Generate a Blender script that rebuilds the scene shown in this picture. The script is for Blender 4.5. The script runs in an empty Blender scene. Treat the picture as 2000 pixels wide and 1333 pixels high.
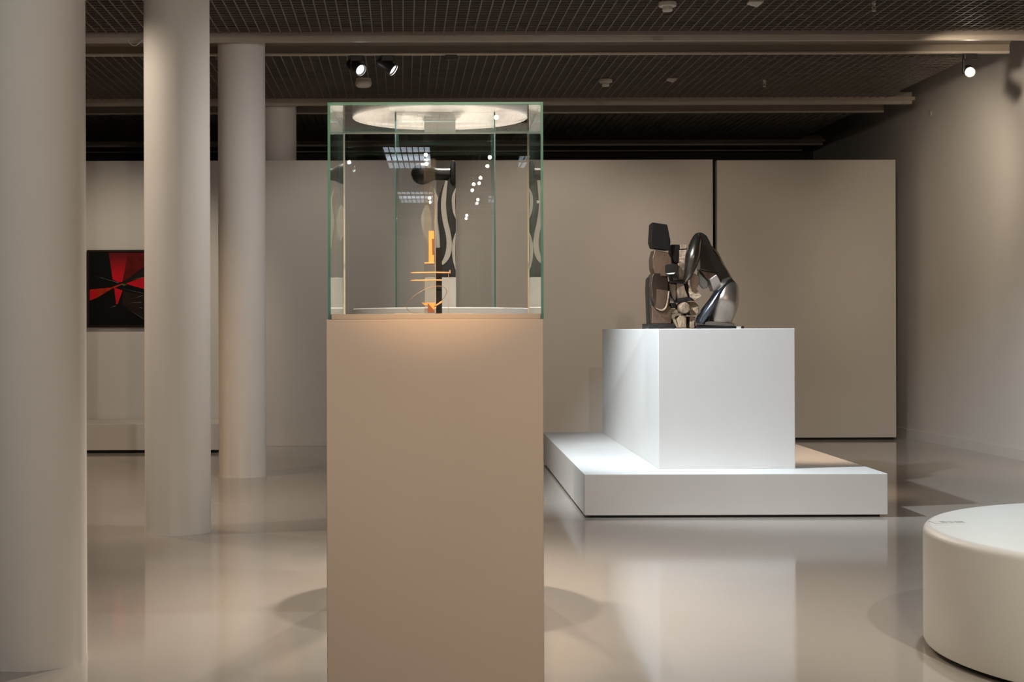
import bpy, bmesh, math, random
from mathutils import Vector, Matrix
random.seed(7)
S = bpy.context.scene
COL = S.collection

# ------------------------------------------------------------------ camera
F = 2900.0                      # focal length in pixels of the 2000 px wide frame
CX, HY = 862.0, 645.0           # vanishing point of the viewing axis in the photo
EYE = 1.2
ROLL = 0.003
cam = bpy.data.cameras.new('camera')
cam.sensor_width = 36.0
cam.lens = F * 36.0 / 2000.0
cam.shift_x = (1000.0 - CX) / 2000.0
cam.shift_y = (HY - 666.5) / 2000.0
cam.clip_start = 0.05
cam_o = bpy.data.objects.new('camera', cam)
COL.objects.link(cam_o)
cam_o.matrix_world = (Matrix.Translation((0, 0, EYE)) @ Matrix.Rotation(math.pi / 2, 4, 'X')
                      @ Matrix.Rotation(-ROLL, 4, 'Z'))
S.camera = cam_o

# ------------------------------------------------------------------ world, exposure, lamps
w = bpy.data.worlds.new('world')
S.world = w
w.use_nodes = True
w.node_tree.nodes['Background'].inputs[0].default_value = (1.0, 0.86, 0.70, 1)
w.node_tree.nodes['Background'].inputs[1].default_value = 0.10
S.view_settings.view_transform = 'Standard'
S.view_settings.look = 'None'
S.view_settings.gamma = 1.0
S.view_settings.use_curve_mapping = False
S.view_settings.exposure = 0.0
S.cycles.max_bounces = 14
S.cycles.diffuse_bounces = 6
S.cycles.glossy_bounces = 8
S.cycles.transmission_bounces = 12
S.cycles.transparent_max_bounces = 48
S.cycles.sample_clamp_indirect = 6.0
S.cycles.caustics_reflective = False
S.cycles.caustics_refractive = False

WARM = (1.0, 0.78, 0.56)
WARMER = (1.0, 0.68, 0.42)
SOFT = (1.0, 0.87, 0.72)
COOL = (0.76, 0.87, 1.0)


def spot(name, loc, target, watts, color=WARM, angle=60, blend=0.6, radius=0.03):
    d = bpy.data.lights.new(name, 'SPOT')
    d.energy = watts
    d.color = color
    d.spot_size = math.radians(angle)
    d.spot_blend = blend
    d.shadow_soft_size = radius
    o = bpy.data.objects.new(name, d)
    COL.objects.link(o)
    o.location = loc
    o.rotation_euler = (Vector(target) - Vector(loc)).to_track_quat('-Z', 'Y').to_euler()
    return o


# round pedestal, straight above and from behind
spot('lamp_pedestal', (0.02, 7.19, 3.0), (0.0, 6.75, 0.6), 330, (1.00, 0.86, 0.73), 84, 0.8, 0.03)
spot('lamp_pedestal_back_right', (1.15, 12.8, 3.46), (0.0, 6.2, 0.7), 780, (1.00, 0.83, 0.66), 30, 0.7, 0.04)  # added at the beam without a fixture, to throw the wedge shadows
spot('lamp_pedestal_back_left', (-0.62, 12.60, 3.36), (0.0, 6.2, 0.7), 680, (1.00, 0.82, 0.64), 30, 0.7, 0.04)
spot('fill_floor', (0.0, 5.1, 3.42), (0.0, 6.1, 0), 120, (1.00, 0.87, 0.68), 44, 0.9, 0.05)  # unseen fill, added to brighten the floor around the pedestal
# bronze sculpture, cool white
spot('lamp_bronze', (0.15, 9.22, 3.15), (1.85, 10.4, 1.1), 625, (0.82, 0.92, 1.00), 72, 0.7, 0.03)
spot('lamp_bronze_left', (-0.65, 4.66, 2.75), (1.456, 12.2, 0.75), 1500, (0.83, 0.95, 1.00), 13, 1.0, 0.015)
spot('lamp_second_case', (0.25, 5.0, 3.42), (0.0, 6.8, 1.45), 130, (1.00, 0.81, 0.61), 26, 0.8, 0.03)
# front vitrine, warm
spot('lamp_vitrine', (0.06, 1.2, 3.40), (-0.01, 3.84, 1.40), 880, (1.00, 0.58, 0.28), 16, 1.0, 0.03)
# walls
spot('lamp_panel', (0.6, 12.9, 3.40), (1.2, 16.0, 1.4), 169, (1.00, 0.87, 0.75), 66, 0.7, 0.05)
spot('lamp_right_panel', (2.4, 13.1, 3.40), (3.1, 16.4, 1.3), 52, (1.00, 0.80, 0.64), 62, 0.8, 0.05)
spot('lamp_painting', (-2.6, 13.0, 3.40), (-3.4, 15.4, 0.9), 130, (1.00, 0.87, 0.70), 72, 0.8, 0.05)
spot('lamp_left_wall', (-1.0, 13.0, 3.40), (-0.9, 15.4, 1.2), 65, (1.00, 0.95, 0.86), 80, 0.8, 0.05)
spot('lamp_right_wall', (3.7, 11.6, 3.40), (5.33, 13.0, 1.9), 150, (1.00, 0.84, 0.68), 112, 0.8, 0.05)
spot('lamp_back_column', (-0.5, 13.4, 3.46), (-1.74, 15.6, 2.95), 10, (1.00, 0.90, 0.77), 40, 0.8, 0.05)
spot('fill_right_corner', (3.9, 13.2, 3.40), (5.2, 14.8, 2.4), 41, (1.00, 0.87, 0.67), 80, 0.8, 0.05)  # unseen fill, added to lift the right wall near the corner
spot('fill_platform_right', (4.2, 9.6, 3.40), (2.62, 11.0, 0.3), 374, (1.00, 0.73, 0.53), 32, 0.8, 0.05)  # unseen warm fill, added to lighten the shaded platform top
spot('lamp_seat', (4.48, 12.42, 3.34), (3.0, 5.9, 0.4), 93, (0.63, 0.93, 1.00), 44, 0.5, 0.03)
spot('fill_seat_front', (2.2, 1.8, 3.40), (2.5, 5.0, 0.2), 470, (1.00, 0.93, 0.80), 34, 0.9, 0.03)  # unseen fill, added to brighten the side of the seat
# columns
spot('lamp_column_left', (-3.5, 8.2, 3.40), (-1.3, 9.0, 1.5), 160, (1.00, 0.83, 0.66), 58, 0.6, 0.03)
spot('lamp_column_right', (1.2, 8.5, 3.40), (-1.65, 10.6, 1.5), 215, (1.00, 0.95, 0.92), 76, 0.8, 0.03)
spot('lamp_column_front', (-2.6, 1.2, 3.40), (-1.5, 6.6, 1.3), 110, (0.85, 0.98, 1.00), 60, 0.9, 0.05)
# unseen fill lamps added for general brightness, ahead of and behind the camera
spot('fill_front', (0.6, -1.6, 3.40), (0.6, 8.0, 0.9), 580, (1.00, 0.82, 0.67), 56, 0.9, 0.06)  # frontal fill added from the camera side
spot('fill_hall_right', (2.3, 6.5, 3.45), (2.3, 6.5, 0), 179, (0.95, 0.96, 1.00), 130, 0.8, 0.06)
spot('fill_hall_left', (-3.6, 10.4, 3.45), (-3.6, 10.4, 0), 207, (1.00, 0.67, 0.40), 130, 0.8, 0.06)
spot('fill_hall_rear', (0.0, -2.5, 3.45), (0.0, -2.5, 0), 717, (1.00, 0.84, 0.56), 130, 0.8, 0.06)


# track lamps far down the hall behind the camera; the panes of the near case mirror them
for x, y in ((0.63, -12.1), (-0.19, -11.8), (0.50, -15.6), (-1.21, -12.6), (0.58, -8.5)):
    spot('lamp_far_hall', (x, y, 3.42), (x * 0.5, 2.0, 0.6), 2, SOFT, 60, 0.4, 0.024)

# ------------------------------------------------------------------ helpers
def unroll(px, py):
    u, v = px - CX, HY - py
    c, s = math.cos(ROLL), math.sin(ROLL)
    return u * c + v * s, -u * s + v * c


def P(px, py, Y):
    """The point at distance Y that the photograph shows at pixel (px, py)."""
    u, v = unroll(px, py)
    return Vector((u * Y / F, Y, EYE + v * Y / F))


def floor_y(px, py):
    return -F * EYE / unroll(px, py)[1]


def new_mesh(name, bm, m, parent=None, smooth=False, angle=None):
    me = bpy.data.meshes.new(name)
    bmesh.ops.recalc_face_normals(bm, faces=bm.faces[:])
    bm.to_mesh(me)
    bm.free()
    for x in (m if isinstance(m, (list, tuple)) else [m]):
        me.materials.append(x)
    if smooth:
        for p in me.polygons:
            p.use_smooth = True
        if angle:
            me.set_sharp_from_angle(angle=math.radians(angle))
    o = bpy.data.objects.new(name, me)
    COL.objects.link(o)
    if parent:
        o.parent = parent
        o.matrix_parent_inverse = Matrix.Translation(-parent.location) if parent.rotation_euler.z == 0 else parent.matrix_world.inverted()
    return o


def thing(name, label, cat, loc=(0, 0, 0), group=None):
    o = bpy.data.objects.new(name, None)
    o.empty_display_size = 0.1
    COL.objects.link(o)
    o.location = loc
    return tag(o, label, cat, group)


def tag(o, label, cat, group=None):
    o['label'] = label
    o['category'] = cat
    if group:
        o['group'] = group
    return o


def struct(name, bm, m, smooth=False):
    o = new_mesh(name, bm, m, None, smooth)
    o['kind'] = 'structure'
    return o


def box(bm, x0, x1, y0, y1, z0, z1, mi=0):
    vs = [bm.verts.new(c) for c in ((x0, y0, z0), (x1, y0, z0), (x1, y1, z0), (x0, y1, z0),
                                    (x0, y0, z1), (x1, y0, z1), (x1, y1, z1), (x0, y1, z1))]
    fs = []
    for q in ((0, 3, 2, 1), (4, 5, 6, 7), (0, 1, 5, 4), (1, 2, 6, 5), (2, 3, 7, 6), (3, 0, 4, 7)):
        f = bm.faces.new([vs[i] for i in q])
        f.material_index = mi
        fs.append(f)
    return fs


def bevel_all(bm, r, seg=2):
    bmesh.ops.bevel(bm, geom=bm.edges[:], offset=r, segments=seg, affect='EDGES', profile=0.5, clamp_overlap=True)


def bbox(x0, x1, y0, y1, z0, z1, r=0.003, seg=2):
    bm = bmesh.new()
    box(bm, x0, x1, y0, y1, z0, z1)
    if r:
        bevel_all(bm, r, seg)
    return bm


def lathe(bm, prof, c=(0, 0, 0), n=48, M=None, cap=True):
    rings = []
    for r, z in prof:
        ring = []
        for k in range(n):
            a = 2 * math.pi * k / n
            p = Vector((r * math.cos(a), r * math.sin(a), z))
            if M is not None:
                p = M @ p
            ring.append(bm.verts.new(p + Vector(c)))
        rings.append(ring)
    for a, b in zip(rings, rings[1:]):
        for k in range(n):
            bm.faces.new((a[k], a[(k + 1) % n], b[(k + 1) % n], b[k]))
    if cap:
        bm.faces.new(rings[0][::-1])
        bm.faces.new(rings[-1])


def tube(bm, pts, r, n=10, closed=False):
    pts = [Vector(p) for p in pts]
    rings = []
    N = len(pts)
    up = Vector((0, 0, 1))
    prev = None
    for i, p in enumerate(pts):
        if closed:
            t = (pts[(i + 1) % N] - pts[i - 1]).normalized()
        else:
            t = (pts[min(i + 1, N - 1)] - pts[max(i - 1, 0)]).normalized()
        a = prev if prev is not None else (up if abs(t.dot(up)) < 0.9 else Vector((1, 0, 0)))
        a = (a - t * a.dot(t)).normalized()
        prev = a
        b = t.cross(a)
        rr = r[i] if isinstance(r, (list, tuple)) else r
        rings.append([bm.verts.new(p + (a * math.cos(2 * math.pi * k / n) + b * math.sin(2 * math.pi * k / n)) * rr)
                      for k in range(n)])
    pairs = list(zip(rings, rings[1:])) + ([(rings[-1], rings[0])] if closed else [])
    for A, B in pairs:
        for k in range(n):
            bm.faces.new((A[k], A[(k + 1) % n], B[(k + 1) % n], B[k]))
    if not closed:
        bm.faces.new(rings[0][::-1])
        bm.faces.new(rings[-1])


def prism(pts, y0, y1, r=0.004, seg=2, fit=None, top=None):
    """Photo outline -> solid with real depth from y0 to y1; pts in pixels, laid at depth fit."""
    fit = fit or y0
    bm = bmesh.new()
    q = [P(a, b, fit) for a, b in pts]
    cx = sum(p.x for p in q) / len(q)
    cz = sum(p.z for p in q) / len(q)
    k = top if top else 1.0
    A = [bm.verts.new((p.x, y0, p.z)) for p in q]
    B = [bm.verts.new((cx + (p.x - cx) * k, y1, cz + (p.z - cz) * k)) for p in q]
    n = len(q)
    bm.faces.new(A)
    bm.faces.new(B[::-1])
    for i in range(n):
        bm.faces.new((A[i], B[i], B[(i + 1) % n], A[(i + 1) % n]))
    bmesh.ops.recalc_face_normals(bm, faces=bm.faces[:])
    if r:
        bevel_all(bm, r, seg)
    return bm


def smooth_path(pts, n):
    """Catmull-Rom through tuples of numbers."""
    out = []
    m = len(pts)
    for i in range(m - 1):
        p0, p1, p2, p3 = pts[max(i - 1, 0)], pts[i], pts[i + 1], pts[min(i + 2, m - 1)]
        for k in range(n):
            t = k / n
            out.append(tuple(0.5 * (2 * b + (c - a) * t + (2 * a - 5 * b + 4 * c - d) * t * t
                                    + (3 * b - a - 3 * c + d) * t ** 3) for a, b, c, d in zip(p0, p1, p2, p3)))
    out.append(tuple(pts[-1]))
    return out


def loft(secs, Y, n=24, sub=6, e=0.8):
    """secs: (px, py, half width px, half depth m, depth offset m) along a limb seen in the photo."""
    secs = smooth_path(secs, sub)
    bm = bmesh.new()
    rings = []
    N = len(secs)
    for i, (px, py, hw, hd, oy) in enumerate(secs):
        c = P(px, py, Y)
        a = P(secs[max(i - 1, 0)][0], secs[max(i - 1, 0)][1], Y)
        b = P(secs[min(i + 1, N - 1)][0], secs[min(i + 1, N - 1)][1], Y)
        t = (b - a).normalized()
        s = Vector((t.z, 0, -t.x))
        h = max(hw, 0.3) * Y / F
        ring = []
        for k in range(n):
            g = 2 * math.pi * k / n
            cc, ss = math.cos(g), math.sin(g)
            cc = math.copysign(abs(cc) ** e, cc)
            ss = math.copysign(abs(ss) ** e, ss)
            ring.append(bm.verts.new(c + s * h * cc + Vector((0, oy + hd * ss, 0))))
        rings.append(ring)
    for A, B in zip(rings, rings[1:]):
        for k in range(n):
            bm.faces.new((A[k], A[(k + 1) % n], B[(k + 1) % n], B[k]))
    bm.faces.new(rings[0][::-1])
    bm.faces.new(rings[-1])
    return bm


# ------------------------------------------------------------------ materials
def mat(name, col, rough=0.5, metal=0.0, spec=0.5, noise=0.0, nscale=8.0, bump=0.0, bscale=60.0, coat=0.0, col2=None):
    m = bpy.data.materials.new(name)
    m.use_nodes = True
    nt = m.node_tree
    b = nt.nodes['Principled BSDF']
    b.inputs['Roughness'].default_value = rough
    b.inputs['Metallic'].default_value = metal
    b.inputs['Specular IOR Level'].default_value = spec
    b.inputs['Coat Weight'].default_value = coat
    b.inputs['Coat Roughness'].default_value = 0.08
    tc = nt.nodes.new('ShaderNodeTexCoord')
    n = nt.nodes.new('ShaderNodeTexNoise')
    n.inputs['Scale'].default_value = nscale
    n.inputs['Detail'].default_value = 5
    nt.links.new(tc.outputs['Object'], n.inputs['Vector'])
    r = nt.nodes.new('ShaderNodeValToRGB')
    c2 = col2 or tuple(max(0, v * (1 - noise)) for v in col)
    r.color_ramp.elements[0].position = 0.3
    r.color_ramp.elements[1].position = 0.7
    r.color_ramp.elements[0].color = (*c2, 1)
    r.color_ramp.elements[1].color = (*col, 1)
    nt.links.new(n.outputs['Fac'], r.inputs['Fac'])
    nt.links.new(r.outputs['Color'], b.inputs['Base Color'])
    if bump:
        n2 = nt.nodes.new('ShaderNodeTexNoise')
        n2.inputs['Scale'].default_value = bscale
        n2.inputs['Detail'].default_value = 6
        nt.links.new(tc.outputs['Object'], n2.inputs['Vector'])
        bp = nt.nodes.new('ShaderNodeBump')
        bp.inputs['Strength'].default_value = bump
        bp.inputs['Distance'].default_value = 0.01
        nt.links.new(n2.outputs['Fac'], bp.inputs['Height'])
        nt.links.new(bp.outputs['Normal'], b.inputs['Normal'])
    return m


def glass_mat(name, tint=(0.993, 0.997, 0.995), f0=0.04, f90=0.92):
    """Thin clear pane: see-through, with angle-dependent mirror reflection."""
    m = bpy.data.materials.new(name)
    m.use_nodes = True
    nt = m.node_tree
    nt.nodes.remove(nt.nodes['Principled BSDF'])
    out = nt.nodes['Material Output']
    g = nt.nodes.new('ShaderNodeNewGeometry')
    dot = nt.nodes.new('ShaderNodeVectorMath')
    dot.operation = 'DOT_PRODUCT'
    nt.links.new(g.outputs['Normal'], dot.inputs[0])
    nt.links.new(g.outputs['Incoming'], dot.inputs[1])
    ab = nt.nodes.new('ShaderNodeMath'); ab.operation = 'ABSOLUTE'
    nt.links.new(dot.outputs['Value'], ab.inputs[0])
    om = nt.nodes.new('ShaderNodeMath'); om.operation = 'SUBTRACT'
    om.inputs[0].default_value = 1.0
    nt.links.new(ab.outputs[0], om.inputs[1])
    pw = nt.nodes.new('ShaderNodeMath'); pw.operation = 'POWER'
    nt.links.new(om.outputs[0], pw.inputs[0]); pw.inputs[1].default_value = 5.0
    ma = nt.nodes.new('ShaderNodeMath'); ma.operation = 'MULTIPLY_ADD'
    nt.links.new(pw.outputs[0], ma.inputs[0])
    ma.inputs[1].default_value = f90 - f0
    ma.inputs[2].default_value = f0
    t = nt.nodes.new('ShaderNodeBsdfTransparent')
    t.inputs[0].default_value = (*tint, 1)
    gl = nt.nodes.new('ShaderNodeBsdfGlossy')
    gl.inputs['Roughness'].default_value = 0.0
    gl.inputs['Color'].default_value = (1, 1, 1, 1)
    mx = nt.nodes.new('ShaderNodeMixShader')
    nt.links.new(ma.outputs[0], mx.inputs[0])
    nt.links.new(t.outputs[0], mx.inputs[1])
    nt.links.new(gl.outputs[0], mx.inputs[2])
    nt.links.new(mx.outputs[0], out.inputs['Surface'])
    return m


def lamp_mat(name, col, strength):
    m = bpy.data.materials.new(name)
    m.use_nodes = True
    b = m.node_tree.nodes['Principled BSDF']
    b.inputs['Emission Color'].default_value = (*col, 1)
    b.inputs['Emission Strength'].default_value = strength
    return m


M_WALL = mat('wall_paint', (0.62, 0.585, 0.54), 0.75, noise=0.03, nscale=3, bump=0.03, bscale=180, spec=0.2)
M_WALLR = mat('side_wall_paint', (0.66, 0.625, 0.58), 0.75, noise=0.03, nscale=3, bump=0.03, bscale=180, spec=0.2)
M_DARKWALL = mat('dark_wall_paint', (0.06, 0.055, 0.05), 0.8, noise=0.1, spec=0.1)
M_PANEL = mat('panel_paint', (0.56, 0.515, 0.46), 0.7, noise=0.03, nscale=2, spec=0.25)
M_PANEL2 = mat('partition_paint', (0.58, 0.54, 0.50), 0.7, noise=0.03, nscale=2, spec=0.25)
M_COLUMN = mat('column_paint', (0.70, 0.67, 0.63), 0.65, noise=0.03, nscale=4, bump=0.05, bscale=40, spec=0.3)
M_WHITE = mat('white_lacquer', (0.80, 0.79, 0.77), 0.5, noise=0.02, nscale=4, spec=0.35)
M_WARM_WHITE = mat('warm_tinted_white_lacquer', (0.70, 0.60, 0.51), 0.5, noise=0.03, nscale=4, spec=0.3)  # white lacquer with the warm bounce light put into its base colour
M_SEAT = mat('white_leatherette', (0.76, 0.75, 0.71), 0.45, noise=0.03, nscale=6, bump=0.03, bscale=200, spec=0.35)
M_BLACK = mat('black_plastic', (0.012, 0.011, 0.010), 0.45, noise=0.1)
M_SHADOWGAP = mat('black_plinth_base', (0.02, 0.018, 0.016), 0.8, noise=0.1)
M_GRID = mat('ceiling_grid_paint', (0.17, 0.145, 0.12), 0.5, noise=0.08, nscale=5, spec=0.4)
M_VOID = mat('ceiling_void_paint', (0.035, 0.030, 0.026), 0.9, noise=0.1)
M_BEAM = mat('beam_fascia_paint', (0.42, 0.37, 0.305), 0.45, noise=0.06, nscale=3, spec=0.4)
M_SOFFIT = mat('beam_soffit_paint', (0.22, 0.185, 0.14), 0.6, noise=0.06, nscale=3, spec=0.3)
M_LIP = mat('beam_lip_metal', (0.48, 0.42, 0.35), 0.4, 0.3, noise=0.05)
M_PLASTIC = mat('white_plastic', (0.62, 0.57, 0.50), 0.4, noise=0.03)
M_CHROME = mat('sprinkler_metal', (0.75, 0.72, 0.66), 0.3, 0.4, noise=0.1)
M_GLASS = glass_mat('clear_glass')
def frosted(name, col, amount):
    m = glass_mat(name, (0.95, 0.93, 0.90), 0.05, 0.6)
    nt = m.node_tree
    out = nt.nodes['Material Output']
    mx = [n for n in nt.nodes if n.type == 'MIX_SHADER'][0]
    d = nt.nodes.new('ShaderNodeBsdfDiffuse')
    d.inputs[0].default_value = (*col, 1)
    m2 = nt.nodes.new('ShaderNodeMixShader')
    m2.inputs[0].default_value = amount
    nt.links.new(mx.outputs[0], m2.inputs[1])
    nt.links.new(d.outputs[0], m2.inputs[2])
    nt.links.new(m2.outputs[0], out.inputs['Surface'])
    return m


M_VEIL = frosted('plastic_sheet_veil', (0.42, 0.44, 0.46), 0.04)  # clear sheet; its haze stands in for a reflected veil
M_RING = frosted('pink_acrylic', (0.72, 0.58, 0.50), 0.40)
M_ACRYLIC = glass_mat('clear_acrylic', (0.93, 0.90, 0.86), 0.05, 0.7)
M_SEAM = mat('glass_seam', (0.50, 0.58, 0.60), 0.4, noise=0.05)


def edge_glass(name, k):
    m = bpy.data.materials.new(name)
    m.use_nodes = True
    nt = m.node_tree
    b = nt.nodes['Principled BSDF']
    b.inputs['Base Color'].default_value = (0.10 * k, 0.28 * k, 0.26 * k, 1)
    b.inputs['Roughness'].default_value = 0.25
    tr = nt.nodes.new('ShaderNodeBsdfTranslucent')
    tr.inputs[0].default_value = (0.20 * k, 0.48 * k, 0.45 * k, 1)
    tp = nt.nodes.new('ShaderNodeBsdfTransparent')
    tp.inputs[0].default_value = (0.32 * k, 0.68 * k, 0.60 * k, 1)
    mx = nt.nodes.new('ShaderNodeMixShader'); mx.inputs[0].default_value = 0.45
    mx2 = nt.nodes.new('ShaderNodeMixShader'); mx2.inputs[0].default_value = 0.25
    nt.links.new(b.outputs[0], mx.inputs[1]); nt.links.new(tr.outputs[0], mx.inputs[2])
    nt.links.new(mx.outputs[0], mx2.inputs[1]); nt.links.new(tp.outputs[0], mx2.inputs[2])
    nt.links.new(mx2.outputs[0], nt.nodes['Material Output'].inputs['Surface'])
    return m


M_EDGE = edge_glass('green_glass_edge', 1.0)
M_EDGE2 = edge_glass('dark_green_glass_edge', 0.45)
M_ORANGE = mat('orange_wood', (0.88, 0.47, 0.15), 0.5, noise=0.12, nscale=30)
M_ORANGE_DARK = mat('red_brown_wood', (0.26, 0.085, 0.03), 0.5, noise=0.15, nscale=30)
M_PALEWOOD = mat('pale_wood', (0.85, 0.55, 0.30), 0.5, noise=0.1, nscale=30)
M_DARKPLATE = mat('charcoal_plate', (0.011, 0.013, 0.017), 0.6, noise=0.1, spec=0.12)
M_BRONZE = mat('polished_dark_bronze', (0.17, 0.145, 0.12), 0.27, 0.95, noise=0.25, nscale=5, bump=0.04, bscale=30)
M_PATINA = mat('black_patina', (0.007, 0.005, 0.004), 0.5, 0.0, spec=0.15, noise=0.3, nscale=6)
M_BRONZE_L = mat('brushed_bronze', (0.38, 0.32, 0.265), 0.36, 0.9, noise=0.3, nscale=6, bump=0.03, bscale=30)
M_BRONZE_S = mat('steel_grey_bronze', (0.12, 0.13, 0.155), 0.25, 0.95, noise=0.25, nscale=6)
M_PALELEAF = mat('pale_green_patina', (0.42, 0.42, 0.36), 0.5, noise=0.15, nscale=9)
M_BRONZE_B = mat('brown_bronze', (0.15, 0.10, 0.07), 0.40, 0.85, noise=0.35, nscale=7, bump=0.12, bscale=40)
M_BRONZE_T = mat('rough_tan_bronze', (0.38, 0.265, 0.175), 0.55, 0.5, noise=0.55, nscale=22, bump=0.7, bscale=60)
M_BRONZE_K = mat('black_bronze', (0.030, 0.026, 0.024), 0.42, 0.7, noise=0.2, nscale=9, bump=0.15, bscale=50)
M_BRONZE_P = mat('pale_grey_bronze', (0.30, 0.30, 0.27), 0.45, 0.5, noise=0.15, nscale=9, bump=0.1, bscale=50)
M_EBONY = mat('black_polished_wood', (0.007, 0.0065, 0.006), 0.42, spec=0.25, noise=0.1, nscale=8)
M_EBONY2 = mat('charcoal_wood', (0.028, 0.028, 0.030), 0.55, noise=0.1, nscale=8)
M_PALE = mat('pale_grey_inlay', (0.60, 0.58, 0.53), 0.45, noise=0.06)
M_TRACKLENS = lamp_mat('cold_lamp_lens', (0.92, 0.96, 1.0), 9.0)
M_WARMLENS = lamp_mat('warm_lamp_lens', (1.0, 0.90, 0.76), 60.0)
M_FRAME = mat('dark_wood_frame', (0.016, 0.009, 0.006), 0.5, spec=0.2, noise=0.3, nscale=20)


def floor_mat():
    m = mat('poured_resin_floor', (0.42, 0.385, 0.34), 0.1, noise=0.05, nscale=0.8, spec=0.55, bump=0.012, bscale=1.6)
    nt = m.node_tree
    b = nt.nodes['Principled BSDF']
    n = nt.nodes.new('ShaderNodeTexNoise')
    n.inputs['Scale'].default_value = 2.0
    mr = nt.nodes.new('ShaderNodeMapRange')
    mr.inputs['To Min'].default_value = 0.06
    mr.inputs['To Max'].default_value = 0.13
    tc = [x for x in nt.nodes if x.type == 'TEX_COORD'][0]
    nt.links.new(tc.outputs['Object'], n.inputs['Vector'])
    nt.links.new(n.outputs['Fac'], mr.inputs['Value'])
    nt.links.new(mr.outputs[0], b.inputs['Roughness'])
    return m


M_FLOOR = floor_mat()

# ------------------------------------------------------------------ the room
YB = 19.6           # far wall
YR = -24.0          # far end of the hall behind the camera
XL = -6.4
DRIFT = -0.0266     # the building runs slightly off the viewing axis
H = 2.396           # ceiling grid above the eye
ZG = EYE + H


def wall_x(y):
    return 5.28 - 0.060 * (y - 13.46)


bm = bmesh.new()
box(bm, XL - 0.2, 7.2, YR - 0.2, YB + 0.2, -0.2, 0.0)
struct('floor', bm, M_FLOOR)

bm = bmesh.new()
box(bm, XL - 0.2, XL, YR, YB, 0, 4.3)
struct('wall_left', bm, M_WALL)
bm = bmesh.new()
box(bm, XL - 0.2, 7.2, YR - 0.2, YR, 0, 4.3)
struct('wall_rear', bm, M_WALL)
bm = bmesh.new()
box(bm, XL - 0.2, 7.2, YB, YB + 0.2, 0, 4.3)
struct('wall_back', bm, M_DARKWALL)
bm = bmesh.new()
vs = []
for z in (0, 4.3):
    for y in (YR, YB):
        for dx in (0, 0.2):
            vs.append(bm.verts.new((wall_x(y) + dx, y, z)))
for q in ((0, 1, 3, 2), (4, 6, 7, 5), (0, 2, 6, 4), (1, 5, 7, 3), (0, 4, 5, 1), (2, 3, 7, 6)):
    bm.faces.new([vs[i] for i in q])
struct('wall_right', bm, M_WALLR)
bm = bmesh.new()
vs = []
for z in (0, 0.10):
    for y in (YR, YB):
        for dx in (0, -0.014):
            vs.append(bm.verts.new((wall_x(y) + dx, y, z)))
for q in ((0, 1, 3, 2), (4, 6, 7, 5), (0, 2, 6, 4), (1, 5, 7, 3), (0, 4, 5, 1), (2, 3, 7, 6)):
    bm.faces.new([vs[i] for i in q])
struct('baseboard_right', bm, M_WALLR)

# dark slab above the open ceiling, then the egg-crate bays between the beams
bm = bmesh.new()
box(bm, XL - 0.2, 7.2, YR - 0.2, YB + 0.2, 4.3, 4.4)
struct('ceiling', bm, M_VOID)

BEAMS = [-22.2, -18.78, -15.36, -11.94, -8.52, -5.10, -1.68, 1.74, 5.16, 8.58, 12.0, 15.42, 18.84]
BW = 0.62
CELL = 0.082
X0 = XL


def egg_crate(name, y0, y1, x1):
    bm = bmesh.new()
    zt = ZG + 0.012
    t = 0.0045
    n = int((x1 - X0) / CELL)
    for k in range(n + 1):
        xa = x1 - k * CELL
        ym = 0.5 * (y0 + y1)
        da, db = (y0 - 13.5) * DRIFT, (y1 - 13.5) * DRIFT
        v = []
        for z in (ZG, zt):
            v += [bm.verts.new((xa + da - t, y0, z)), bm.verts.new((xa + da + t, y0, z)),
                  bm.verts.new((xa + db + t, y1, z)), bm.verts.new((xa + db - t, y1, z))]
        for q in ((0, 3, 2, 1), (4, 5, 6, 7), (0, 1, 5, 4), (1, 2, 6, 5), (2, 3, 7, 6), (3, 0, 4, 7)):
            bm.faces.new([v[i] for i in q])
    m = int((y1 - y0) / CELL)
    for k in range(m + 1):
        y = y1 - 0.01 - k * CELL
        d = (y - 13.5) * DRIFT
        box(bm, X0, x1 + d + t, y - t, y + t, ZG + 0.0005, zt - 0.0005)
    o = struct(name, bm, M_GRID)
    return o


for i, (a, b) in enumerate(zip(BEAMS, BEAMS[1:])):
    egg_crate('ceiling.%03d' % (i + 1), a + BW, b, 4.66)
egg_crate('ceiling.%03d' % (len(BEAMS)), YR, BEAMS[0], 4.66)


def slab(bm, x0, xa, xb, y0, y1, z0, z1, mi):
    """Box whose right end runs from xa (front) to xb (back)."""
    vs = [bm.verts.new(c) for c in ((x0, y0, z0), (xa, y0, z0), (xb, y1, z0), (x0, y1, z0),
                                    (x0, y0, z1), (xa, y0, z1), (xb, y1, z1), (x0, y1, z1))]
    for q in ((0, 3, 2, 1), (4, 5, 6, 7), (0, 1, 5, 4), (1, 2, 6, 5), (2, 3, 7, 6), (3, 0, 4, 7)):
        bm.faces.new([vs[i] for i in q]).material_index = mi


def beam(i, y):
    xe = 4.66 + (y - 12.0) * DRIFT * 0.5
    zs = EYE + 2.338
    bm = bmesh.new()
    slab(bm, XL, xe + 0.30, xe + 0.30, y - 0.035, y, zs + 0.035, zs + 0.068, 1)      # light rail on the front edge
    slab(bm, XL, xe + 0.28, xe + 0.28, y, y + 0.05, zs - 0.002, zs + 0.12, 0)        # front fascia
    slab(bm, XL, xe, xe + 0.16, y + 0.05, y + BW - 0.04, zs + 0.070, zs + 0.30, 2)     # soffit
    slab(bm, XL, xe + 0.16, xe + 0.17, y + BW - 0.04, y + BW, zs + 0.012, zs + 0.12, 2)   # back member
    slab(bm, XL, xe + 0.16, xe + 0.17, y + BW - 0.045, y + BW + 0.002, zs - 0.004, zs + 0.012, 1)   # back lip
    struct('trim_%d' % i, bm, [M_BEAM, M_LIP, M_SOFFIT])


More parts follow.
